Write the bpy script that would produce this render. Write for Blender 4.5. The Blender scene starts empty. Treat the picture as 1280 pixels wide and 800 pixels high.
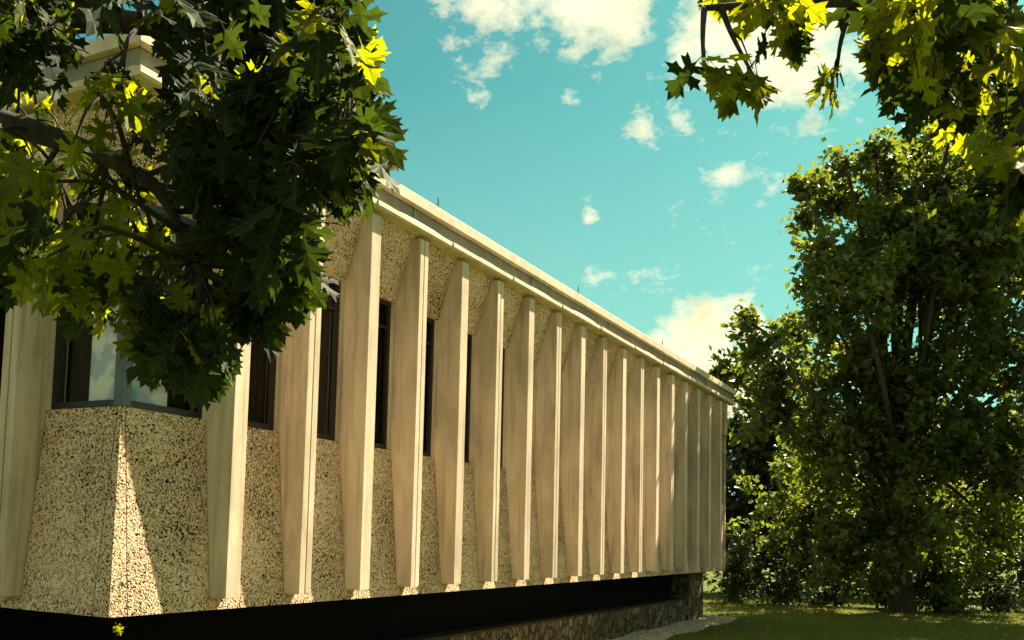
import bpy, bmesh, math, random
from mathutils import Vector, Matrix
R = math.radians
rnd = random.Random(7)
scene = bpy.context.scene
col = scene.collection

# ------------------------------------------------------------------ camera
W, H = 1280, 800
CP = Vector((-5.1136, -5.4722, 0.6925))
YAW, PIT, ROL, F = 0.5247, 0.0861, 0.0303, 1245.31
PX, PY = 640 - 116.33, 400 + 157.81
fw = Vector((math.cos(PIT)*math.cos(YAW), math.cos(PIT)*math.sin(YAW), math.sin(PIT)))
rr = Vector((fw.y, -fw.x, 0)).normalized(); uu = rr.cross(fw)
r2 = rr*math.cos(ROL) + uu*math.sin(ROL); u2 = uu*math.cos(ROL) - rr*math.sin(ROL)
def direc(px, py): return (fw + r2*((px-PX)/F) - u2*((py-PY)/F))
def at(px, py, depth): return CP + direc(px, py)*depth
cam = bpy.data.objects.new('camera', bpy.data.cameras.new('camera'))
col.objects.link(cam)
m = Matrix((r2, u2, -fw)).transposed().to_4x4(); m.translation = CP
cam.matrix_world = m
cam.data.sensor_width = 36; cam.data.lens = F/W*36
cam.data.shift_x = 116.33/W; cam.data.shift_y = 157.81/W
cam.data.clip_end = 3000; cam.data.clip_start = .05
scene.camera = cam

# ------------------------------------------------------------------ helpers
class NT:
    def __init__(s, nt): s.n = nt.nodes; s.l = nt.links
    def __call__(s, t, ins=None, **kw):
        nd = s.n.new(t)
        for k, v in kw.items(): setattr(nd, k, v)
        for k, v in (ins or {}).items():
            if hasattr(v, 'is_output') or isinstance(v, bpy.types.NodeSocket): s.l.new(v, nd.inputs[k])
            else: nd.inputs[k].default_value = v
        return nd
def ramp(N, fac, stops, interp='LINEAR'):
    nd = N('ShaderNodeValToRGB', {'Fac': fac}); cr = nd.color_ramp; cr.interpolation = interp
    while len(cr.elements) < len(stops): cr.elements.new(.5)
    for e, (p, c) in zip(cr.elements, stops):
        e.position = p; e.color = (*c, 1) if len(c) == 3 else c
    return nd.outputs['Color']
def newmat(name):
    m = bpy.data.materials.new(name); m.use_nodes = True
    nt = m.node_tree; nt.nodes.clear(); N = NT(nt)
    out = N('ShaderNodeOutputMaterial')
    return m, N, out
def mixc(N, f, a, b, mode='MIX'):
    nd = N('ShaderNodeMix', data_type='RGBA', blend_type=mode)
    for sock, v in ((nd.inputs[0], f), (nd.inputs[6], a), (nd.inputs[7], b)):
        if isinstance(v, bpy.types.NodeSocket): N.l.new(v, sock)
        else: sock.default_value = v if not isinstance(v, tuple) or len(v) == 4 else (*v, 1)
    return nd.outputs[2]
def princ(name, c, rough=.7, spec=.3, metal=0):
    m, N, out = newmat(name)
    co = N('ShaderNodeTexCoord').outputs['Object']
    n = N('ShaderNodeTexNoise', {'Vector': co, 'Scale': 6., 'Detail': 6.}).outputs[0]
    cc = ramp(N, n, [(.3, tuple(x*.8 for x in c)), (.7, tuple(min(1, x*1.15) for x in c))])
    p = N('ShaderNodeBsdfPrincipled', {'Base Color': cc, 'Roughness': rough, 'Specular IOR Level': spec, 'Metallic': metal})
    N.l.new(p.outputs[0], out.inputs[0])
    return m

CREAM = (.605, .475, .355)
def mat_fin():
    m, N, out = newmat('smooth_concrete')
    co = N('ShaderNodeTexCoord').outputs['Object']
    ge = N('ShaderNodeMapping', {'Vector': co, 'Scale': (1., 1., .35)}).outputs[0]
    n = N('ShaderNodeTexNoise', {'Vector': ge, 'Scale': 2.6, 'Detail': 9., 'Roughness': .62}).outputs[0]
    base = ramp(N, n, [(.42, tuple(x*.80 for x in CREAM)), (.47, tuple(x*.93 for x in CREAM)), (.56, CREAM), (.60, (.66, .53, .40))])
    # fine pits and runs of dirt
    n2 = N('ShaderNodeTexNoise', {'Vector': co, 'Scale': 55., 'Detail': 3.}).outputs[0]
    pit = ramp(N, n2, [(.27, (.35, .3, .22)), (.33, (1, 1, 1))])
    c1 = mixc(N, .8, base, pit, 'MULTIPLY')
    ru = N('ShaderNodeMapping', {'Vector': co, 'Scale': (14., 14., .8)}).outputs[0]
    n3 = N('ShaderNodeTexNoise', {'Vector': ru, 'Scale': 1., 'Detail': 5.}).outputs[0]
    c2 = mixc(N, .75, c1, ramp(N, n3, [(.3, (.66, .62, .55)), (.5, (1, 1, 1))]), 'MULTIPLY')
    oi = N('ShaderNodeObjectInfo').outputs['Random']
    c2 = mixc(N, 1., c2, ramp(N, oi, [(0, (.88, .87, .85)), (.5, (.97, .97, .97)), (1, (1.04, 1.03, 1.02))]), 'MULTIPLY')
    b = N('ShaderNodeBump', {'Height': n2, 'Strength': .25, 'Distance': .004})
    p = N('ShaderNodeBsdfPrincipled', {'Base Color': c2, 'Roughness': .85, 'Specular IOR Level': .2, 'Normal': b.outputs[0]})
    N.l.new(p.outputs[0], out.inputs[0]); return m
def mat_agg():
    m, N, out = newmat('exposed_aggregate')
    co = N('ShaderNodeTexCoord').outputs['Object']
    w = N('ShaderNodeTexNoise', {'Vector': co, 'Scale': 20., 'Detail': 2.}).outputs['Color']
    wv = N('ShaderNodeVectorMath', {0: w, 1: (.03, .03, .03)}, operation='MULTIPLY').outputs[0]
    cv = N('ShaderNodeVectorMath', {0: co, 1: wv}, operation='ADD').outputs[0]
    v = N('ShaderNodeTexVoronoi', {'Vector': cv, 'Scale': 44., 'Randomness': 1.})
    v2 = N('ShaderNodeTexVoronoi', {'Vector': cv, 'Scale': 44., 'Randomness': 1.}, feature='DISTANCE_TO_EDGE')
    n = N('ShaderNodeTexNoise', {'Vector': co, 'Scale': 58., 'Detail': 2., 'Roughness': .6}).outputs[0]
    big = N('ShaderNodeTexNoise', {'Vector': co, 'Scale': 1.4, 'Detail': 5.}).outputs[0]
    # pebble tone per cell
    sep = N('ShaderNodeSeparateColor', {0: v.outputs['Color']})
    peb = ramp(N, sep.outputs[0], [(0, (.62, .42, .28)), (.35, (.80, .55, .37)), (.75, (.86, .63, .45)), (.9, (.58, .36, .21)), (1, (.44, .29, .19))])
    off = N('ShaderNodeMath', {0: big, 1: .5}, operation='SUBTRACT').outputs[0]
    off2 = N('ShaderNodeMath', {0: off, 1: .2}, operation='MULTIPLY').outputs[0]
    nn = N('ShaderNodeMath', {0: n, 1: off2}, operation='ADD').outputs[0]
    dk = ramp(N, nn, [(.42, (.02, .016, .011)), (.44, (1, 1, 1))])
    ed = ramp(N, v2.outputs[0], [(.0, (.5, .45, .38)), (.12, (1, 1, 1))])
    c = mixc(N, 1., mixc(N, .85, peb, ed, 'MULTIPLY'), dk, 'MULTIPLY')
    c = mixc(N, .6, c, ramp(N, big, [(.35, (.78, .74, .66)), (.6, (1, 1, 1))]), 'MULTIPLY')
    hsum = N('ShaderNodeMath', {0: nn, 1: v2.outputs[0]}, operation='ADD').outputs[0]
    b = N('ShaderNodeBump', {'Height': hsum, 'Strength': .8, 'Distance': .012})
    p = N('ShaderNodeBsdfPrincipled', {'Base Color': c, 'Roughness': .9, 'Specular IOR Level': .15, 'Normal': b.outputs[0]})
    N.l.new(p.outputs[0], out.inputs[0]); return m
def mat_stone():
    m, N, out = newmat('fieldstone')
    co = N('ShaderNodeTexCoord').outputs['Object']
    w = N('ShaderNodeTexNoise', {'Vector': co, 'Scale': 3., 'Detail': 3.}).outputs['Color']
    wv = N('ShaderNodeVectorMath', {0: w, 1: (.25, .25, .25)}, operation='MULTIPLY').outputs[0]
    cv = N('ShaderNodeVectorMath', {0: co, 1: wv}, operation='ADD').outputs[0]
    cv = N('ShaderNodeMapping', {'Vector': cv, 'Scale': (1.5, 1.5, 1.)}).outputs[0]
    v = N('ShaderNodeTexVoronoi', {'Vector': cv, 'Scale': 4.5})
    v2 = N('ShaderNodeTexVoronoi', {'Vector': cv, 'Scale': 4.5}, feature='DISTANCE_TO_EDGE')
    sep = N('ShaderNodeSeparateColor', {0: v.outputs['Color']})
    tone = ramp(N, sep.outputs[0], [(0, (0.06, 0.036, 0.018)), (.3, (0.18, 0.126, 0.06)), (.6, (0.12, 0.072, 0.036)), (.8, (0.252, 0.198, 0.108)), (1, (0.096, 0.078, 0.054))])  # stone tones darkened throughout to carry the shade at the base
    gr = N('ShaderNodeTexNoise', {'Vector': co, 'Scale': 40., 'Detail': 5.}).outputs[0]
    tone = mixc(N, .6, tone, ramp(N, gr, [(.3, (.5, .5, .5)), (.6, (1.1, 1.1, 1.1))]), 'MULTIPLY')
    c = mixc(N, ramp(N, v2.outputs[0], [(.03, (0, 0, 0)), (.07, (1, 1, 1))]), (.04, .03, .02), tone)
    b = N('ShaderNodeBump', {'Height': ramp(N, v2.outputs[0], [(0, (0, 0, 0)), (.12, (1, 1, 1))]), 'Strength': 1., 'Distance': .04})
    p = N('ShaderNodeBsdfPrincipled', {'Base Color': c, 'Roughness': .9, 'Specular IOR Level': .2, 'Normal': b.outputs[0]})
    N.l.new(p.outputs[0], out.inputs[0]); return m
def mat_glass(name='window_glass', tint=.75, f0=1.5):
    m, N, out = newmat(name)
    fr = N('ShaderNodeFresnel', {'IOR': f0})
    t = N('ShaderNodeBsdfTransparent', {'Color': (tint, tint, tint*.97, 1)})
    g = N('ShaderNodeBsdfGlossy', {'Roughness': .01, 'Color': (.9, .9, .9, 1)})
    mx = N('ShaderNodeMixShader', {0: fr.outputs[0], 1: t.outputs[0], 2: g.outputs[0]})
    N.l.new(mx.outputs[0], out.inputs[0]); return m
def mat_leaf(name, dark, mid, trans, tw=.45, rough=.42, veins=False):
    m, N, out = newmat(name)
    geo = N('ShaderNodeNewGeometry')
    rn = geo.outputs['Random Per Island']
    c = ramp(N, rn, [(0, dark), (.5, mid), (1, tuple(x*1.25 for x in mid))])
    tc = ramp(N, rn, [(0, tuple(x*.6 for x in trans)), (.4, trans), (1, tuple(min(1, x*1.2) for x in trans))])
    co = N('ShaderNodeTexCoord').outputs['Object']
    n = N('ShaderNodeTexNoise', {'Vector': co, 'Scale': 30., 'Detail': 3.}).outputs[0]
    c = mixc(N, .5, c, ramp(N, n, [(.35, (.55, .6, .5)), (.6, (1, 1, 1))]), 'MULTIPLY')
    if veins:
        uv = N('ShaderNodeSeparateXYZ', {0: N('ShaderNodeUVMap', uv_map='leaf').outputs[0]})
        def mt(op, a, b=0.): return N('ShaderNodeMath', {0: a, 1: b}, operation=op).outputs[0]
        ax = mt('ABSOLUTE', mt('SUBTRACT', uv.outputs[0], .5))
        side = mt('ABSOLUTE', mt('SUBTRACT', mt('FRACT', mt('MULTIPLY', mt('SUBTRACT', uv.outputs[1], mt('MULTIPLY', ax, .85)), 5.2)), .5))
        vn = mt('MAXIMUM', mt('LESS_THAN', ax, .014), mt('LESS_THAN', side, .05))
        blot = ramp(N, N('ShaderNodeTexNoise', {'Vector': co, 'Scale': 45., 'Detail': 4.}).outputs[0], [(.34, (.45, .35, .2)), (.42, (1, 1, 1))])
        c = mixc(N, mt('MULTIPLY', vn, .6), c, (.06, .08, .02))
        tc = mixc(N, mt('MULTIPLY', vn, .55), mixc(N, .7, tc, blot, 'MULTIPLY'), (.05, .07, .005))
    p = N('ShaderNodeBsdfPrincipled', {'Base Color': c, 'Roughness': rough, 'Specular IOR Level': .15 if veins else .35})
    t = N('ShaderNodeBsdfTranslucent', {'Color': tc})
    mx = N('ShaderNodeMixShader', {0: tw, 1: p.outputs[0], 2: t.outputs[0]})
    N.l.new(mx.outputs[0], out.inputs[0]); return m
def mat_bark():
    m, N, out = newmat('bark')
    co = N('ShaderNodeTexCoord').outputs['Object']
    mp = N('ShaderNodeMapping', {'Vector': co, 'Scale': (14., 14., 2.5)}).outputs[0]
    n = N('ShaderNodeTexNoise', {'Vector': mp, 'Scale': 1.5, 'Detail': 8., 'Roughness': .7}).outputs[0]
    b = N('ShaderNodeBump', {'Height': n, 'Strength': 1., 'Distance': .02})
    p = N('ShaderNodeBsdfPrincipled', {'Base Color': ramp(N, n, [(.35, (.015, .011, .008)), (.65, (.06, .045, .03))]), 'Roughness': .95, 'Normal': b.outputs[0]})
    N.l.new(p.outputs[0], out.inputs[0]); return m
def mat_lawn():
    m, N, out = newmat('lawn_turf')
    co = N('ShaderNodeTexCoord').outputs['Object']
    n = N('ShaderNodeTexNoise', {'Vector': co, 'Scale': 1.2, 'Detail': 10., 'Roughness': .7}).outputs[0]
    n2 = N('ShaderNodeTexNoise', {'Vector': co, 'Scale': 35., 'Detail': 4.}).outputs[0]
    c = mixc(N, .7, ramp(N, n, [(.3, (.05, .075, .012)), (.6, (.11, .12, .02)), (.75, (.16, .13, .04))]), ramp(N, n2, [(.3, (.3, .3, .3)), (.6, (1.2, 1.2, 1.2))]), 'MULTIPLY')
    b = N('ShaderNodeBump', {'Height': n2, 'Strength': 1., 'Distance': .05})
    p = N('ShaderNodeBsdfPrincipled', {'Base Color': c, 'Roughness': 1., 'Specular IOR Level': .1, 'Normal': b.outputs[0]})
    N.l.new(p.outputs[0], out.inputs[0]); return m
def mat_blind():
    m, N, out = newmat('pale_blind')
    co = N('ShaderNodeTexCoord').outputs['Object']
    n = N('ShaderNodeTexNoise', {'Vector': co, 'Scale': 2.2, 'Detail': 9., 'Roughness': .6}).outputs[0]
    c = ramp(N, n, [(.40, (.16, .33, .36)), (.45, (.42, .42, .50)), (.54, (.5, .48, .54)), (.58, (.8, .74, .66))])
    p = N('ShaderNodeBsdfPrincipled', {'Base Color': c, 'Roughness': .6, 'Specular IOR Level': .2})
    N.l.new(p.outputs[0], out.inputs[0]); return m

M = dict(fin=mat_fin(), agg=mat_agg(), stone=mat_stone(), glass=mat_glass('window_glass', .6, 1.14), cglass=mat_glass('corner_glass', .92, 1.2),
         frame=princ('dark_bronze_frame', (.012, .010, .008), .45, .4), dark=princ('shade_black', (.006, .005, .005), .9, .05),
         post=princ('blue_grey_metal', (.055, .07, .075), .4, .5), drape=princ('brown_drape', (.011, .009, .007), .9, .1),
         blind=mat_blind(), metal=princ('fascia_shade_grey', (.22, .19, .145), .6, .3), coping=princ('cream_coping', (.56, .45, .33), .7, .3),  # fascia grey: the coping's shade is put into its colour
         roof=princ('roof_gravel', (.25, .23, .2), .95, .1), soffit=princ('soffit', (.12, .10, .08), .9, .1),
         rod=princ('grey_rod', (.12, .13, .12), .4, .5, .6), bark=mat_bark(), lawn=mat_lawn(),
         gravel=princ('pale_gravel', (.42, .35, .25), .9, .2), soil=princ('soil', (.05, .035, .02), 1, .05),
         vent=princ('vent_metal', (.32, .29, .22), .5, .4), grass=mat_leaf('grass_blade', (.06, .085, .012), (.11, .13, .02), (.3, .3, .02), .35, .7),
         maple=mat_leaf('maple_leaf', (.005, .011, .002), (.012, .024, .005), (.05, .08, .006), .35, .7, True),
         maple2=mat_leaf('maple_leaf_sunlit', (.014, .026, .003), (.03, .045, .005), (.46, .48, .004), .5, .65, True),  # brighter copy of the maple leaf, coloured to stand for sunlit leaves
         broad=mat_leaf('small_leaf', (.004, .009, .002), (.05, .075, .014), (.28, .33, .02), .33, .42),
         hedge=mat_leaf('hedge_leaf', (.012, .022, .006), (.025, .04, .01), (.06, .08, .01), .2, .6))

class MB:
    def __init__(s): s.v = []; s.f = []; s.mi = []
    def add(s, vs, fs, mi=0):
        o = len(s.v); s.v += [tuple(v) for v in vs]; s.f += [tuple(i+o for i in f) for f in fs]; s.mi += [mi]*len(fs)
    def hexa(s, p, mi=0):   # 8 points: bottom loop 0-3, top loop 4-7
        s.add(p, [(3,2,1,0),(4,5,6,7),(0,1,5,4),(1,2,6,5),(2,3,7,6),(3,0,4,7)], mi)
    def box(s, a, b, mi=0):
        x0,y0,z0 = a; x1,y1,z1 = b
        s.hexa([(x0,y0,z0),(x1,y0,z0),(x1,y1,z0),(x0,y1,z0),(x0,y0,z1),(x1,y0,z1),(x1,y1,z1),(x0,y1,z1)], mi)
    def tube(s, pts, rads, k=8):
        o = len(s.v); n = len(pts)
        for i, (p, r) in enumerate(zip(pts, rads)):
            t = (pts[min(i+1, n-1)] - pts[max(i-1, 0)]).normalized()
            a = t.orthogonal().normalized() if i == 0 else (a - t*a.dot(t)).normalized()
            b = t.cross(a)
            for j in range(k):
                q = 2*math.pi*j/k
                s.v.append(tuple(p + (a*math.cos(q) + b*math.sin(q))*r))
        for i in range(n-1):
            for j in range(k):
                s.f.append((o+i*k+j, o+i*k+(j+1) % k, o+(i+1)*k+(j+1) % k, o+(i+1)*k+j)); s.mi.append(0)
        s.f.append(tuple(o+j for j in range(k))[::-1]); s.mi.append(0)
        s.f.append(tuple(o+(n-1)*k+j for j in range(k))); s.mi.append(0)
    def build(s, name, mats, parent=None, smooth=False, bevel=0, fix=False):
        me = bpy.data.meshes.new(name); me.from_pydata(s.v, [], s.f)
        if not isinstance(mats, (list, tuple)): mats = [mats]
        for mm in mats: me.materials.append(mm)
        if len(mats) > 1: me.polygons.foreach_set('material_index', s.mi)
        if fix:
            bm = bmesh.new(); bm.from_mesh(me); bmesh.ops.recalc_face_normals(bm, faces=bm.faces); bm.to_mesh(me); bm.free()
        if smooth: me.polygons.foreach_set('use_smooth', [True]*len(me.polygons))
        if getattr(s, 'uv', None):
            import numpy as np
            ul = me.uv_layers.new(name='leaf'); ix = np.empty(len(me.loops), dtype=np.int32); me.loops.foreach_get('vertex_index', ix)
            ul.data.foreach_set('uv', np.array(s.uv, dtype=np.float32)[ix].ravel())
        me.update()
        o = bpy.data.objects.new(name, me); col.objects.link(o)
        if parent: o.parent = parent
        if bevel:
            b = o.modifiers.new('bevel', 'BEVEL'); b.width = bevel; b.segments = 2; b.limit_method = 'ANGLE'; b.angle_limit = R(40)
        return o
def tag(o, label=None, cat=None, group=None, kind=None):
    if label: o['label'] = label
    if cat: o['category'] = cat
    if group: o['group'] = group
    if kind: o['kind'] = kind
    return o
def empty(name, loc):
    o = bpy.data.objects.new(name, None); o.empty_display_size = .3; col.objects.link(o); o.location = loc; return o
def adopt(o, root):      # keep world placement under a root that is not at the origin
    o.parent = root; o.location = -Vector(root.location); return o

# ------------------------------------------------------------------ building
GZ = -1.15
P0, D, PT = .16, .30, .10
ZS, ZH, ZFB, ZFT, ZT = 1.586, 3.243, .10, 3.95, 4.0
FWD = .18
L1, L2 = 19.52, 12.4
bld = empty('municipal_building', (0, 0, GZ))
tag(bld, 'long tan concrete building with vertical fins, dark windows and pebbled panels on a stone base', 'building')
def part(mb, name, mat, **kw):
    o = mb.build(name, mat, fix=True, **kw); return adopt(o, bld)
def subpart(mb, name, mat, par, **kw):
    o = mb.build(name, mat, fix=True, **kw); o.parent = par; return o
def facade(mp, fins, L, seams, windows=True, other=None):
    """mp(s, d, z) -> world"""
    G = .010
    def slab(mb, sb0, st0, sb1, st1, z0, z1, d0, d1, back=D+.16):
        mb.hexa([mp(sb0, d0, z0), mp(sb1, d0, z0), mp(sb1, back, z0), mp(sb0, back, z0),
                 mp(st0, d1, z1), mp(st1, d1, z1), mp(st1, back, z1), mp(st0, back, z1)])
    dl = lambda z: P0 + (D-P0)*z/ZS
    du = lambda z: D + (PT-D)*(z-ZH)/(ZFT-ZH)
    edges = [None] + list(fins) + [None]
    for i in range(len(edges)-1):
        a, b = edges[i], edges[i+1]
        s0 = a+FWD+G if a is not None else .345
        s1 = b-G if b is not None else L-.345
        if s1 - s0 < .1: continue
        mb = MB()
        slab(mb, s0, s0, s1, s1, 0, ZS, P0, D)
        if b is not None:
            slab(mb, b-G+.0, b-G, b+FWD+G, b+FWD+G, 0, ZFB-.004, P0, dl(ZFB), D+.155)
        part(mb, 'lower_panel', M['agg'])
        mb = MB()
        slab(mb, s0, s0, s1, s1, ZH, ZT, D, du(ZT))
        if b is not None:
            slab(mb, b-G, b-G, b+FWD+G, b+FWD+G, ZFT+.003, ZT, du(ZFT), du(ZT), D+.155)
        part(mb, 'upper_panel', M['agg'])
        # windows
        w0 = a+FWD if a is not None else D+.012
        w1 = b if b is not None else L-D-.012
        mb = MB()
        J = .045
        if a is not None: mb.box_l = 0; slab(mb, w0-.02, w0-.02, w0+J, w0+J, ZS+.001, ZH-.001, D+.001, D+.001, D+.15)
        if b is not None: slab(mb, w1-J, w1-J, w1+.02, w1+.02, ZS+.001, ZH-.001, D+.001, D+.001, D+.15)
        if mb.v: part(mb, 'window_jamb', M['fin'])
        f0 = w0+J if a is not None else D+.05
        f1 = w1-J if b is not None else L-D-.05
        mb = MB(); T = .05; y0, y1 = D+.035, D+.10
        corner = (a is None or b is None)
        if corner: y0, y1 = D+.012, D+.09
        def fb(sa, sb, za, zb, ya=y0, yb=y1): slab(mb, sa, sa, sb, sb, za, zb, ya, ya, yb)
        fb(f0, f1, ZS+.002, ZS+.002+T*1.1); fb(f0, f1, ZH-T, ZH-.002)
        fb(f0, f0+T, ZS+T*1.1, ZH-T); fb(f1-T, f1, ZS+T*1.1, ZH-T)
        if not corner: fb(f0+T, f1-T, 2.93, 2.96, y0+.01, y1-.01)
        win = part(mb, 'window', M['frame'])
        mb = MB(); mb.add([mp(f0+T, D+.075, ZS+T*1.1), mp(f1-T, D+.075, ZS+T*1.1), mp(f1-T, D+.075, ZH-T), mp(f0+T, D+.075, ZH-T)], [(0, 1, 2, 3)])
        subpart(mb, 'pane', M['cglass' if corner else 'glass'], win)
        # drapes: pleated cloth, one mesh; corner bays draw theirs back and show a pale blind
        spans = [(f0+T*.4, f1-T*.4)]
        if corner:
            spans = [(f1-T-.27, f1-T*.4)] if a is None else [(f0+T*.4, f0+T+.27)]
            mb = MB(); lo, hi = (D+.09, f1-T-.25) if a is None else (f0+T+.25, L-D-.09)
            slab(mb, lo, lo, hi, hi, ZS+.04, ZH-.04, D+.125, D+.125, D+.13)
            subpart(mb, 'roller_blind', M['blind'], win)
        mb = MB()
        for (c0, c1) in spans:
            n = max(12, int((c1-c0)/.018)); vs = []; fs = []
            ph = rnd.random()*6
            for k in range(n+1):
                s = c0+(c1-c0)*k/n; dd = D+.17+.022*math.sin(k*1.15+ph)+.006*math.sin(k*.37)
                vs += [mp(s, dd, ZS+.03), mp(s, dd, ZH-.03)]
            for k in range(n): fs.append((2*k, 2*k+2, 2*k+3, 2*k+1))
            mb.add(vs, fs)
        subpart(mb, 'drape', M['drape'], win)
    for i, s in enumerate(fins):
        mb = MB()
        if seams(i):
            h = FWD/2; g = .007
            for a, b in ((0, h-g), (h+g, FWD)): slab(mb, s+a, s+a, s+b, s+b, ZFB, ZFT, 0, 0, D+.13)
            slab(mb, s+h-g, s+h-g, s+h+g, s+h+g, ZFB+.004, ZFT-.004, .05, .05, D+.1)
        else:
            slab(mb, s, s, s+FWD, s+FWD, ZFB, ZFT, 0, 0, D+.13)
        part(mb, 'fin', M['fin'], bevel=.004)
    return slab
mpR = lambda s, d, z: (s, d, z)
mpL = lambda s, d, z: (d, s, z)
facade(mpR, [1.249+i for i in range(18)], L1, lambda i: i % 2 == 1)
facade(mpL, [1.152+i for i in range(11)], L2, lambda i: i % 2 == 0)
# corner panels (wrap both faces), lower and upper
def corner_panel(z0, z1, d0, d1, name):
    mb = MB(); S = .335; bk = D+.16
    mb.hexa([(d0,d0,z0),(S,d0,z0),(S,bk,z0),(bk,bk,z0),(d1,d1,z1),(S,d1,z1),(S,bk,z1),(bk,bk,z1)])
    mb.hexa([(d0,d0,z0),(bk,bk,z0),(bk,S,z0),(d0,S,z0),(d1,d1,z1),(bk,bk,z1),(bk,S,z1),(d1,S,z1)])
    part(mb, name, M['agg'])
corner_panel(0, ZS, P0, D, 'corner_panel'); corner_panel(ZH, ZT, D, PT-.014, 'corner_panel')
for (x, y) in ((L1-.345, D+.02),):
    mb = MB(); mb.box((x-.0, P0+.02, 0), (L1-.1, D+.16, ZS)); part(mb, 'end_panel', M['agg']); mb = MB(); mb.box((x, PT, ZH), (L1-.1, D+.16, ZT)); part(mb, 'end_panel', M['agg'])
mb = MB(); mb.box((D+.004, D+.004, ZS+.002), (D+.10, D+.10, ZH-.002)); part(mb, 'corner_post', M['post'], bevel=.006)
# backing, floor and ceiling inside
mb = MB(); bk = D+.165
mb.box((bk, bk, .02), (L1-.2, bk+.05, ZS-.01)); mb.box((bk, bk, ZH+.01), (L1-.2, bk+.05, ZT-.01))
mb.box((bk, bk+.06, .02), (bk+.05, L2-.2, ZS-.01)); mb.box((bk, bk+.06, ZH+.01), (bk+.05, L2-.2, ZT-.01))
mb.box((bk+.06, 3.0, .02), (L1-.2, 3.1, ZT-.02)); mb.box((3.0, 3.12, .02), (3.1, L2-.2, ZT-.02))
part(mb, 'inner_wall', M['dark'])
mb = MB(); mb.box((P0+.02, P0+.02, .004), (L1-.12, L2-.1, .018)); part(mb, 'floor_slab', M['soffit'])
mb = MB(); mb.box((L1-.1, .16, 0), (L1, L2, ZT)); mb.box((P0, L2-.08, 0), (L1-.102, L2, ZT)); part(mb, 'plain_wall', M['agg'])
# cornice: moulding, fascia, coping, roof
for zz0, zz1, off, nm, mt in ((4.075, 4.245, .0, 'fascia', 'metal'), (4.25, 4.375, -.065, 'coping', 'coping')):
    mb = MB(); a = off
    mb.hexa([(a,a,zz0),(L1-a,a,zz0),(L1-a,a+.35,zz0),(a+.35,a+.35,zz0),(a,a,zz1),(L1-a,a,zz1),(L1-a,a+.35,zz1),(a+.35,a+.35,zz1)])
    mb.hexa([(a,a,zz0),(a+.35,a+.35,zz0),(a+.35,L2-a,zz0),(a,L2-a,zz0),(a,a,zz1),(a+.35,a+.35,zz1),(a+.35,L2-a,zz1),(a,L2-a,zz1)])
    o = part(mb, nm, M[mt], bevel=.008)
    if nm == 'fascia':
        js = MB()
        for k in range(7):
            s = .85+3.2*k
            if s < L1: js.box((s, -.004, 4.105), (s+.014, .0, 4.243))
            if s < L2: js.box((-.004, s, 4.105), (.0, s+.014, 4.243))
        subpart(js, 'fascia_joint', M['frame'], o)
# gutter moulding: lapped metal lengths that swell towards each lap
def gutter(mp, L):
    k = 0; s = -.05 if mp is mpR else .06
    while s < L:
        e = min(s+1.6+.2*rnd.random(), L+.03)
        mb = MB(); n = 8; vs = []; lift = rnd.uniform(.02, .045)
        prof0 = [(.09, 4.0), (-.045, 4.0), (-.062, 4.02), (-.06, 4.07), (-.02, 4.09), (.0, 4.10), (.09, 4.10)]
        for j in range(n+1):
            t = j/n; x = s+(e-s)*t; w = lift*(math.sin(t*math.pi*.85))
            for (dd, z) in prof0: vs.append(mp(x, dd - (.012*(1-t) if dd < 0 else 0), z + (w-.02 if z > 4.08 else 0)))
        q = len(prof0); fs = []
        for j in range(n):
            for i in range(q): fs.append((j*q+i, j*q+(i+1) % q, (j+1)*q+(i+1) % q, (j+1)*q+i))
        fs += [tuple(range(q)), tuple(n*q+i for i in range(q))]
        mb.add(vs, fs); part(mb, 'moulding', M['coping']); s = e+.004; k += 1
gutter(mpR, L1); gutter(mpL, L2)
mb = MB(); mb.box((.25, .25, 4.2), (L1-.2, L2-.2, 4.30)); part(mb, 'roof', M['roof'])
for x in (.2, 4.7, 9.2, 13.73, 18.2):
    mb = MB(); v = Vector((x, .05, 4.37)); mb.tube([v, v+Vector((0, 0, .16)), v+Vector((0, 0, .2))], [.009, .008, .003], 8)
    mb.tube([v, v+Vector((0, 0, .02))], [.028, .024], 10)
    part(mb, 'lightning_rod', M['rod'])
# base: stone plinth, recess wall coloured near-black for the overhang's shade, stone pier
SB = .70
mb = MB(); mb.box((SB, SB, GZ-.3), (18.05, SB+.22, -.66)); mb.box((SB, SB+.224, GZ-.3), (SB+.22, L2-.5, -.66)); part(mb, 'stone_plinth', M['stone'], bevel=.01)
mb = MB(); mb.box((SB-.02, SB-.02, -.656), (18.04, SB+.24, -.625)); mb.box((SB-.02, SB+.244, -.656), (SB+.24, L2-.5, -.625)); part(mb, 'plinth_cap', M['soil'])
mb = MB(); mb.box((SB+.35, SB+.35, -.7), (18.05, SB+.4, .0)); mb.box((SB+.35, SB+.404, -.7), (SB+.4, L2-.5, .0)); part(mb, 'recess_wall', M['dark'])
mb = MB(); mb.box((18.055, SB-.04, GZ-.3), (L1-.1, SB+.5, .0)); pier = part(mb, 'stone_pier', M['stone'])
mb = MB(); mb.box((18.55, SB-.06, -.36), (18.95, SB-.041, -.26)); vt = subpart(mb, 'wall_vent', M['vent'], pier)
for k in range(4):
    pass
mb = MB()
for k in range(3): mb.box((18.58, SB-.066, -.343+k*.026), (18.92, SB-.061, -.333+k*.026))
mb.build('louvre', M['frame'], pier)

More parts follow.
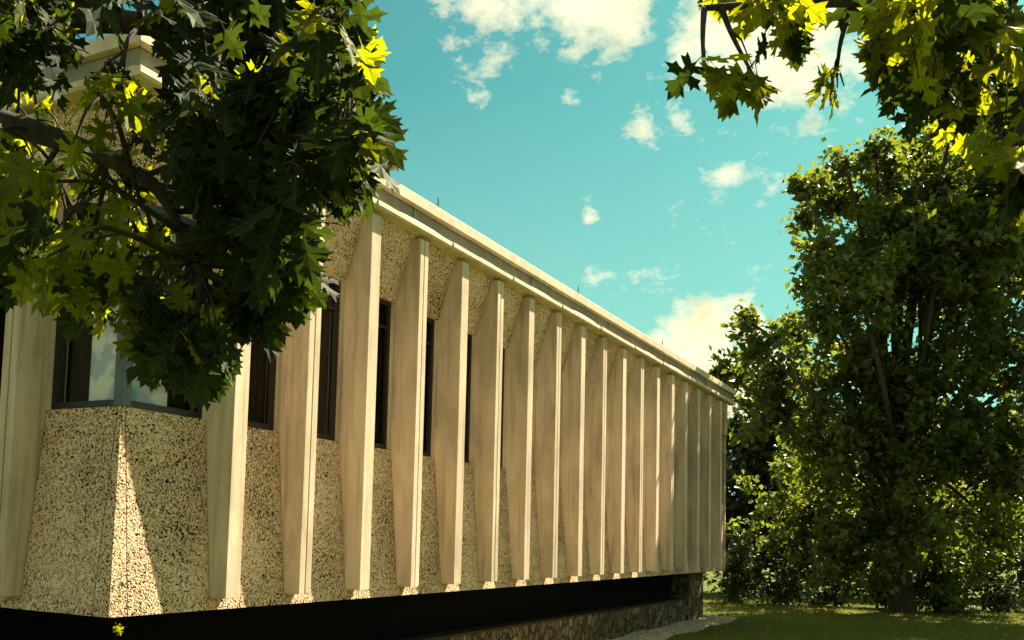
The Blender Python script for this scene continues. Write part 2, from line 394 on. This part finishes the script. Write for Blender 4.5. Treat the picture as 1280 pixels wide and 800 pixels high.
# ------------------------------------------------------------------ ground
def sheet(name, x0, y0, x1, y1, z, mat):
    mb = MB(); mb.add([(x0,y0,z),(x1,y0,z),(x1,y1,z),(x0,y1,z)], [(0,1,2,3)])
    o = mb.build(name, mat); o['kind'] = 'structure'; return o
sheet('lawn', -600, -600, 900, 600, GZ, M['lawn'])
sheet('planting_bed', -.15, -.12, L1+.2, 12, GZ+.004, M['soil'])
mb = MB()
ico = [(-1,-1,-.6),(1,-1,-.6),(1,1,-.6),(-1,1,-.6),(-.8,-.8,.7),(.8,-.8,.7),(.8,.8,.7),(-.8,.8,.7)]
for k in range(7500):
    x = rnd.uniform(6, L1+.3); y = -.12 + .75*rnd.random()**1.2 + .06*math.sin(x*2.3); r = rnd.uniform(.012, .032)
    rot = Matrix.Rotation(rnd.random()*6.28, 3, 'Z') @ Matrix.Rotation(rnd.uniform(-.5, .5), 3, 'X')
    mb.hexa([rot @ Vector((a*r*rnd.uniform(.7, 1.2), b*r*rnd.uniform(.6, 1.1), c*r)) + Vector((x, y, GZ+.012)) for a, b, c in ico])
tag(mb.build('gravel', M['gravel']), 'pale gravel strip along the foot of the stone base', 'gravel', kind='stuff')
mb = MB()
for k in range(46000):
    x = rnd.uniform(7, 30); y = rnd.uniform(-8.5, -.02) if x < 20 else rnd.uniform(-8.5, 3)
    h = rnd.uniform(.03, .085); w = rnd.uniform(.004, .009); a = rnd.random()*6.28; dx, dy = math.cos(a)*w, math.sin(a)*w
    lx, ly = rnd.uniform(-.04, .04), rnd.uniform(-.04, .04)
    mb.add([(x-dx, y-dy, GZ), (x+dx, y+dy, GZ), (x+lx, y+ly, GZ+h)], [(0, 1, 2)])
tag(mb.build('grass', M['grass']), 'short yellow green grass beside the building', 'grass', kind='stuff')

# ------------------------------------------------------------------ trees
HALF = [(0,0),(.012,-.3),(.012,.0),(.05,.09),(.16,.02),(.30,-.04),(.27,.06),(.40,.10),(.27,.17),(.15,.22),(.15,.29),(.28,.28),(.40,.24),(.42,.34),(.58,.42),(.40,.45),(.38,.56),(.28,.49),(.15,.47),(.13,.56),(.19,.62),(.33,.74),(.19,.74),(.18,.88),(.11,.82),(0,1.0)]
from mathutils.geometry import tessellate_polygon
def leaf_template():
    V = []; F_ = []
    for sgn in (1, -1):
        loop = [(0, -.3)] + [(sgn*x, y) for x, y in HALF[1:-1]] + [(0, 1.0), (0, .66), (0, .33), (0, 0)]
        o = len(V); V += [Vector((x, y, 0)) for x, y in loop]
        F_ += [tuple(o+i for i in t) for t in tessellate_polygon([[Vector((x, y, 0)) for x, y in loop]])]
    return V, F_
LV, LF = leaf_template()
def put_leaf(mb, pos, tipdir, nrm, size, fold, curl, template=None):
    y = tipdir.normalized(); x = y.cross(nrm)
    if x.length < .05: x = y.orthogonal()
    x.normalize(); z = x.cross(y)
    vs = []
    for v in LV:
        zz = abs(v.x)*fold - curl*v.y*v.y + .04*math.sin(v.y*9+v.x*7)
        vs.append(pos + (x*v.x + y*v.y + z*zz)*size)
    mb.uv = getattr(mb, 'uv', []); mb.uv += [(v.x+.5, v.y) for v in LV]
    mb.add(vs, LF)
def rvec(): 
    while True:
        v = Vector((rnd.uniform(-1,1), rnd.uniform(-1,1), rnd.uniform(-1,1)))
        if .05 < v.length < 1: return v
def smooth_path(pts, n):
    out = []
    P = [pts[0]*2-pts[1]] + list(pts) + [pts[-1]*2-pts[-2]]
    for i in range(1, len(P)-2):
        for k in range(n):
            t = k/n; a, b, c, d = P[i-1], P[i], P[i+1], P[i+2]
            out.append(.5*((2*b) + (c-a)*t + (2*a-5*b+4*c-d)*t*t + (3*b-a-3*c+d)*t*t*t))
    out.append(pts[-1]); return out
def overhang_tree(name, label, base, top, limbs, clusters, bright):
    """a big-leaved tree whose limbs reach into view; clusters = (point, radius, leaves)"""
    root = empty(name, base); tag(root, label, 'tree')
    base = Vector(base); top = Vector(top)
    tb = MB(); path = smooth_path([base-Vector((0,0,.3)), base.lerp(top, .35)+Vector((.05,-.04,0)), top], 6)
    tb.tube(path, [.24-.11*i/len(path) + (.10 if i < 2 else 0) for i in range(len(path))], 14)
    adopt(tb.build('trunk', M['bark'], smooth=True), root)
    bb = MB(); sk = []
    for limb in limbs:
        pp = smooth_path([top if limb[0] is None else limb[0]] + list(limb[1:]), 8)
        bb.tube(pp, [.07*(1-i/len(pp))**1.0+.008 for i in range(len(pp))], 8); sk += pp[3:]
    lf = MB(); lf2 = MB()
    extra = []
    for limb in limbs:
        if limb[0] is None:
            for t in (.15, .3, .42, .54, .66):
                for q in range(2): extra.append((top.lerp(limb[1], t) + Vector((rnd.uniform(-.35, .35), rnd.uniform(-.35, .35), rnd.uniform(-.1, .5))), .3, 16, None))
            sk += smooth_path([top, limb[1]], 8)[1:]
    for (c, rad, n, br) in clusters + extra:
        a = min(sk, key=lambda p: (p-c).length - .4*(p.z-c.z > 0))
        midp = a.lerp(c, .55) + Vector((0, 0, .12*(a-c).length)) + rvec()*.04
        tw = smooth_path([a, midp, c], 5); bb.tube(tw, [.011-.007*i/len(tw) for i in range(len(tw))], 5)
        for s in range(3):
            e = c + rvec()*rad*.9 + Vector((0, 0, -rad*.4))
            st = tw[rnd.randint(4, len(tw)-1)]
            bb.tube([st, st.lerp(e, .5)+Vector((0, 0, .03)), e], [.005, .004, .002], 4)
        for k in range(n):
            v = rvec(); v.z *= 1.1
            st = c + v*rad*.75
            tip = (v*.8 + Vector((0, 0, -.95)) + rvec()*.55)
            nr = (Vector((-.35, -.35, .55))*.9 + rvec()*.9)
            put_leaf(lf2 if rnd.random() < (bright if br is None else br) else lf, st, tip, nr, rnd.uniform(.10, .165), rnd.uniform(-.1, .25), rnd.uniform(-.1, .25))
    adopt(bb.build('branches', M['bark'], smooth=True), root)
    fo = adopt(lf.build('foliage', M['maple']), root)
    if lf2.v: adopt(lf2.build('sunlit_foliage', M['maple2']), root)  # leaves picked to look sunlit by their yellower material
    return root

# left canopy: regions (px, py, spread px, count, leaves) at 2.4-4.2 m
cl = []
def region(x0, y0, x1, y1, n, leaves, d0=2.6, d1=4.0, rad=.16, br=None):
    for _ in range(n):
        d = rnd.uniform(d0, d1)
        cl.append((at(rnd.uniform(x0, x1), rnd.uniform(y0, y1), d), rad, leaves, br))
region(240, -60, 435, 110, 24, 15); region(-80, -60, 180, 60, 14, 11)
region(250, 120, 415, 195, 18, 12); region(250, 200, 330, 255, 5, 9, rad=.12); region(350, 185, 430, 222, 6, 10, rad=.11)
region(290, 270, 320, 340, 4, 10, rad=.09); region(335, 270, 368, 325, 6, 11, rad=.10); region(300, 345, 330, 380, 4, 10, rad=.08)
region(435, 90, 447, 180, 5, 8, rad=.09); region(425, 185, 442, 228, 4, 8, rad=.08)
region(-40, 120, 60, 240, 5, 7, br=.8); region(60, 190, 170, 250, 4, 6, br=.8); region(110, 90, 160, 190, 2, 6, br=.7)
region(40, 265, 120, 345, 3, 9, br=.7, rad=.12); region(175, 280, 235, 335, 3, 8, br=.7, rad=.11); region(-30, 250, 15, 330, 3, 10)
region(70, 345, 135, 375, 3, 9, rad=.10, br=.5); region(205, 400, 262, 440, 7, 12, rad=.10)
region(368, 335, 380, 345, 2, 9, 3, 3.4, .07); region(312, 375, 330, 392, 2, 9, 3, 3.4, .07); region(165, 340, 225, 390, 3, 10, rad=.10, br=.4); region(190, 130, 215, 140, 1, 5, rad=.06)
limbs = [(None, at(-330, -180, 3.3), at(-60, 0, 3.2), at(180, 30, 3.2), at(340, 60, 3.3), at(440, 110, 3.4)),
         (None, at(-380, 60, 3.6), at(-90, 130, 3.5), at(60, 170, 3.3), at(190, 230, 3.2), at(240, 330, 3.1)),
         (at(-60, 0, 3.2), at(120, -60, 3.6), at(300, -90, 3.9), at(430, -80, 3.6))]
overhang_tree('maple_tree', 'large lobed maple leaves hanging in front of the building corner, upper left', (-6.4, -2.7, GZ), (-6.1, -2.9, 4.0), limbs, cl, .12)
cl = []
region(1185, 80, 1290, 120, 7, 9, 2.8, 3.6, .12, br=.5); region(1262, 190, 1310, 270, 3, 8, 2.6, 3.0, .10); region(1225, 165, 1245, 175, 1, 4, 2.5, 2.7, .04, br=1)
region(1090, -20, 1300, 60, 12, 11, 2.6, 3.8); region(1290, 60, 1420, 300, 7, 11, 2.6, 3.4)
region(1120, 92, 1165, 112, 3, 9, 3, 3.6, .09, br=.15); region(1045, 92, 1065, 98, 1, 5, 3, 3.4, .06); region(935, 92, 950, 98, 1, 5, 3, 3.3, .05); region(868, 82, 882, 88, 1, 5, 3, 3.3, .05)
region(880, -40, 1080, 40, 7, 9, 3, 3.6, .10)
limbs = [(None, at(1500, -160, 3.6), at(1330, -60, 3.2), at(1180, -10, 3.1), at(1050, 0, 3.2), at(880, 10, 3.2)),
         (None, at(1520, 40, 3.2), at(1380, 90, 3.0), at(1290, 150, 2.8), at(1265, 230, 2.6))]
overhang_tree('maple_tree', 'bright yellow green maple leaves hanging at the upper right above the background tree', (-2.2, -8.9, GZ), (-2.3, -8.6, 4.1), limbs, cl, .8)

def small_leaf(mb, p, s):
    t = rvec().normalized(); n = (rvec() + Vector((0, 0, .5))).normalized(); x = t.cross(n)
    if x.length < .1: return
    x.normalize(); w = s*.32
    a = p - t*s*.5; b = p + t*s*.5; f = n*s*.12
    mb.add([a, p + x*w + f, b, p - x*w + f], [(0, 1, 2), (0, 2, 3)])
def broad_tree(name, label, cat, base, lobes, leafsize, dens, mat, trunk_r=.3, group=None, nlimb=14):
    base = Vector(base); root = empty(name, base); tag(root, label, cat, group)
    cen = sum((l[0] for l in lobes), Vector())/len(lobes)
    top = Vector((base.x*.7+cen.x*.3, base.y*.7+cen.y*.3, base.z + (cen.z-base.z)*.6))
    tb = MB(); path = smooth_path([base-Vector((0,0,.3)), base.lerp(top, .5)+Vector((.1, .12, 0)), top], 6)
    tb.tube(path, [trunk_r*(1-.55*i/len(path)) for i in range(len(path))], 12)
    adopt(tb.build('trunk', M['bark'], smooth=True), root)
    bb = MB(); lf = MB()
    for (c, r) in lobes:
        st = path[rnd.randint(len(path)//2, len(path)-1)]
        lp = smooth_path([st, st.lerp(c, .5)+rvec()*.3, c], 5)
        bb.tube(lp, [trunk_r*.22*(1-.8*i/len(lp))+.015 for i in range(len(lp))], 6)
        nsub = max(8, int(26*r*r))
        for k in range(nsub):
            v = rvec().normalized()*rnd.uniform(.25, 1.12)*r
            sc = c+v; sr = rnd.uniform(.18, .5)
            if k % 3 == 0: bb.tube([c.lerp(sc, .1), c.lerp(sc, .6)+rvec()*.1, sc], [.02, .012, .005], 4)
            ax = (v.normalized() + rvec()*.5 + Vector((0, 0, .25))).normalized()
            for j in range(int(dens*sr*rnd.uniform(.5, 1.2))):
                q = rvec(); q = q + ax*q.dot(ax)*.6
                small_leaf(lf, sc + q*sr*(.45+.75*rnd.random()), leafsize*rnd.uniform(.6, 1.2))
    adopt(bb.build('branches', M['bark'], smooth=True), root)
    adopt(lf.build('foliage', mat), root)
    return root
def lob(lst, d0, d1):
    o = []
    for (x, y, r) in lst:
        d = rnd.uniform(d0, d1); o.append((at(x, y, d), r/F*d))
    return o
big = [(1058,205,26),(1095,190,18),(1040,250,38),(1090,260,55),(1160,230,55),(1230,230,60),(1030,310,32),(1070,350,60),(1150,340,75),(1240,340,80),(1040,400,45),
       (995,420,35),(945,430,26),(920,470,28),(975,475,45),(1010,240,18),(1003,275,12),(1010,360,18),(1055,470,65),(1140,460,85),(1240,450,80),(1320,300,80),(1320,440,90),(960,520,40),
       (1030,550,60),(1120,560,80),(1230,560,80),(1320,570,80),(1110,210,35),(1200,180,30),(905,463,14),(935,400,12),(1270,160,60),(1190,160,40),(1150,190,45),(1280,220,60),(1180,290,65),(1235,290,60),(1130,310,55),(1100,300,50),(1200,350,60),(1270,300,60),(1000,640,70),(1120,650,80),(1235,650,75),(1050,700,50),(1180,710,55)]
broad_tree('leafy_tree', 'tall dark leafy tree standing beyond the far end of the building', 'tree', (26.5, -3.2, GZ), lob(big, 25, 30), .24, 135, M['broad'], .38)
# darker trees and shrubs behind and below it
for (x, y, dep, k) in ((950, 600, 36, 0), (1060, 600, 38, 1), (1170, 600, 37, 2), (1280, 600, 39, 3), (1390, 590, 36, 4)):
    b = at(x, 700, dep); l = lob([(x, y-10, 68), (x-45, y+35, 55), (x+45, y+35, 60), (x, y+75, 55), (x-25, y-50, 50), (x+30, y-55, 48), (x-40, y+90, 45), (x+40, y+95, 45)], dep-1.5, dep+1.5)
    broad_tree('shade_tree', ['low dark tree just right of the building end, under the tall tree', 'low dark tree second from the building end', 'low dark tree third from the building end, under the tall crown',
               'low dark tree near the right edge of the view', 'low dark tree beyond the right edge, farthest from the building'][k], 'tree', (b.x, b.y, GZ), l, .34, 55, M['hedge'], .2, 'low dark trees behind the lawn')
for k in range(7):
    dep = 30+rnd.uniform(-1, 1); x = 925+62*k; b = at(x, 740, dep)
    l = [(Vector((b.x+rnd.uniform(-.5, .5), b.y+rnd.uniform(-.5, .5), GZ+.3+.55*j)), .75) for j in range(3)]
    broad_tree('dark_shrub', 'dark rounded shrub at the back of the lawn, %s' % ['beside the building end', 'second from the building end', 'third from the building end', 'fourth from the building end', 'third from the right', 'second from the right', 'last one at the right edge'][k],
               'shrub', (b.x, b.y, GZ), l, .16, 150, M['hedge'], .06, 'shrubs along the back of the lawn')
# small shrub under the overhanging corner: only its top leaf shows
cb = Vector((.05, -.02, GZ)); root = empty('corner_shrub', cb); tag(root, 'small shrub with one yellow green leaf tip under the building corner', 'shrub')
sb = MB(); lf = MB()
for k in range(5):
    e = cb + Vector((rnd.uniform(-.18, .2), rnd.uniform(-.18, .12), rnd.uniform(.7, .92))) if k else Vector((.05, -.03, -.16))
    sb.tube(smooth_path([cb, cb.lerp(e, .5)+rvec()*.04, e], 4), [.012-.001*i for i in range(9)], 6)
    for j in range(14): put_leaf(lf, cb.lerp(e, rnd.uniform(.3, .97)), rvec()+Vector((0,0,.2)), rvec()+Vector((0,0,1)), rnd.uniform(.06, .09), .1, .2)
put_leaf(lf, Vector((.04, -.05, -.03)), Vector((.3, -.3, -1)), Vector((-.7, -.7, .3)), .085, .15, .1)
adopt(sb.build('stems', M['bark'], smooth=True), root); adopt(lf.build('foliage', M['maple2']), root)

# ------------------------------------------------------------------ light
SUN_EL = R(47); SUN_AZ = math.atan2(-.28, .96)       # direction from which the sun shines, in the ground plane
sd = Vector((math.cos(SUN_EL)*math.cos(SUN_AZ), math.cos(SUN_EL)*math.sin(SUN_AZ), math.sin(SUN_EL)))
sl = bpy.data.lights.new('sun', 'SUN'); sl.energy = 5; sl.angle = R(.5); sl.color = (1, .88, .63)
so = bpy.data.objects.new('sun', sl); col.objects.link(so); so.rotation_euler = sd.to_track_quat('Z', 'Y').to_euler(); so.location = (0, 0, 30)
w = bpy.data.worlds.new('World'); scene.world = w; w.use_nodes = True
w.node_tree.nodes.clear(); N = NT(w.node_tree)
out = N('ShaderNodeOutputWorld'); tc = N('ShaderNodeTexCoord').outputs['Generated']
sky = N('ShaderNodeTexSky', sky_type='NISHITA'); sky.sun_disc = False
sky.sun_elevation = SUN_EL; sky.sun_rotation = math.pi/2 - SUN_AZ
sky.air_density = 1.; sky.dust_density = 1.; sky.ozone_density = 1.
SKYTINT = (.105, .29, .19)
skc = mixc(N, 1., sky.outputs[0], SKYTINT, 'MULTIPLY')
nrm = N('ShaderNodeVectorMath', {0: tc}, operation='NORMALIZE').outputs[0]
def fbm(scale, det=10., rough=.6, off=(0, 0, 0)):
    mp_ = N('ShaderNodeMapping', {'Vector': nrm, 'Location': off, 'Scale': (1, 1, 1.6)}).outputs[0]
    return N('ShaderNodeTexNoise', {'Vector': mp_, 'Scale': scale, 'Detail': det, 'Roughness': rough}).outputs[0]
def mathn(op, a, b=None, clamp=False):
    ins = {0: a}
    if b is not None: ins[1] = b
    return N('ShaderNodeMath', ins, operation=op, use_clamp=clamp).outputs[0]
def blob(px, py, rpx, strength):
    d = direc(px, py).normalized(); ds = N('ShaderNodeVectorMath', {0: nrm, 1: tuple(d)}, operation='DISTANCE').outputs['Value']
    k = mathn('DIVIDE', ds, rpx/F*.93); k = mathn('SUBTRACT', 1., k, True)
    return mathn('MULTIPLY', k, strength)
n1 = fbm(9., 12., .62); n2_ = fbm(2.2, 8., .6, (3, 1, 2))
acc = None
for b_ in ((886, 432, 80, 1.2), (838, 442, 48, .9), (928, 412, 50, 1.1), (940, 470, 80, 1.2), (805, 160, 45, .6), (850, 140, 60, .5), (1010, 130, 110, .36), (905, 222, 36, .4), (735, 272, 24, .5),
           (990, 0, 190, .9), (760, -20, 120, .7), (600, -20, 80, .4), (1000, 170, 60, .28)):
    v = blob(*b_); acc = v if acc is None else mathn('MAXIMUM', acc, v)
# away from the view: unseen scattered cloud, added to warm and lift the shade
dv = N('ShaderNodeVectorMath', {0: nrm, 1: tuple(direc(780, 300).normalized())}, operation='DISTANCE').outputs['Value']
away = mathn('MULTIPLY', mathn('SUBTRACT', dv, .52, True), 1.1)
acc = mathn('MAXIMUM', acc, mathn('MINIMUM', away, .31))
dens = mathn('ADD', acc, mathn('MULTIPLY', mathn('ADD', mathn('SUBTRACT', n1, .5), mathn('MULTIPLY', mathn('SUBTRACT', fbm(26., 10., .65, (.3, .1, .7)), .5), .6)), 1.7))
cm = ramp(N, dens, [(.22, (0, 0, 0)), (.36, (.45, .45, .45)), (.62, (1, 1, 1))])
shade = ramp(N, fbm(14., 8., .6, (.05, .02, -.03)), [(.3, (.86, .72, .43)), (.45, (1, .92, .60)), (.6, (1, .95, .66))])
CLOUD = .28
cc = N('ShaderNodeVectorMath', {0: shade, 3: 10.}, operation='SCALE')
cc.inputs['Scale'].default_value = 10*CLOUD
sep = N('ShaderNodeSeparateXYZ', {0: nrm}).outputs[2]
hz = ramp(N, sep, [(.0, (.75, .75, .75)), (.22, (.38, .38, .38)), (.42, (0, 0, 0))])
skc = mixc(N, hz, skc, (10*.10, 10*.185, 10*.155))
mixs = mixc(N, cm, skc, cc.outputs[0])
bg = N('ShaderNodeBackground', {'Color': mixs, 'Strength': .1}); N.l.new(bg.outputs[0], out.inputs[0])

scene.render.engine = 'CYCLES'
scene.cycles.max_bounces = 6; scene.cycles.transparent_max_bounces = 8; scene.cycles.diffuse_bounces = 3
vs_ = scene.view_settings; vs_.view_transform = 'Standard'; vs_.look = 'None'; vs_.gamma = 1; vs_.exposure = 2.15
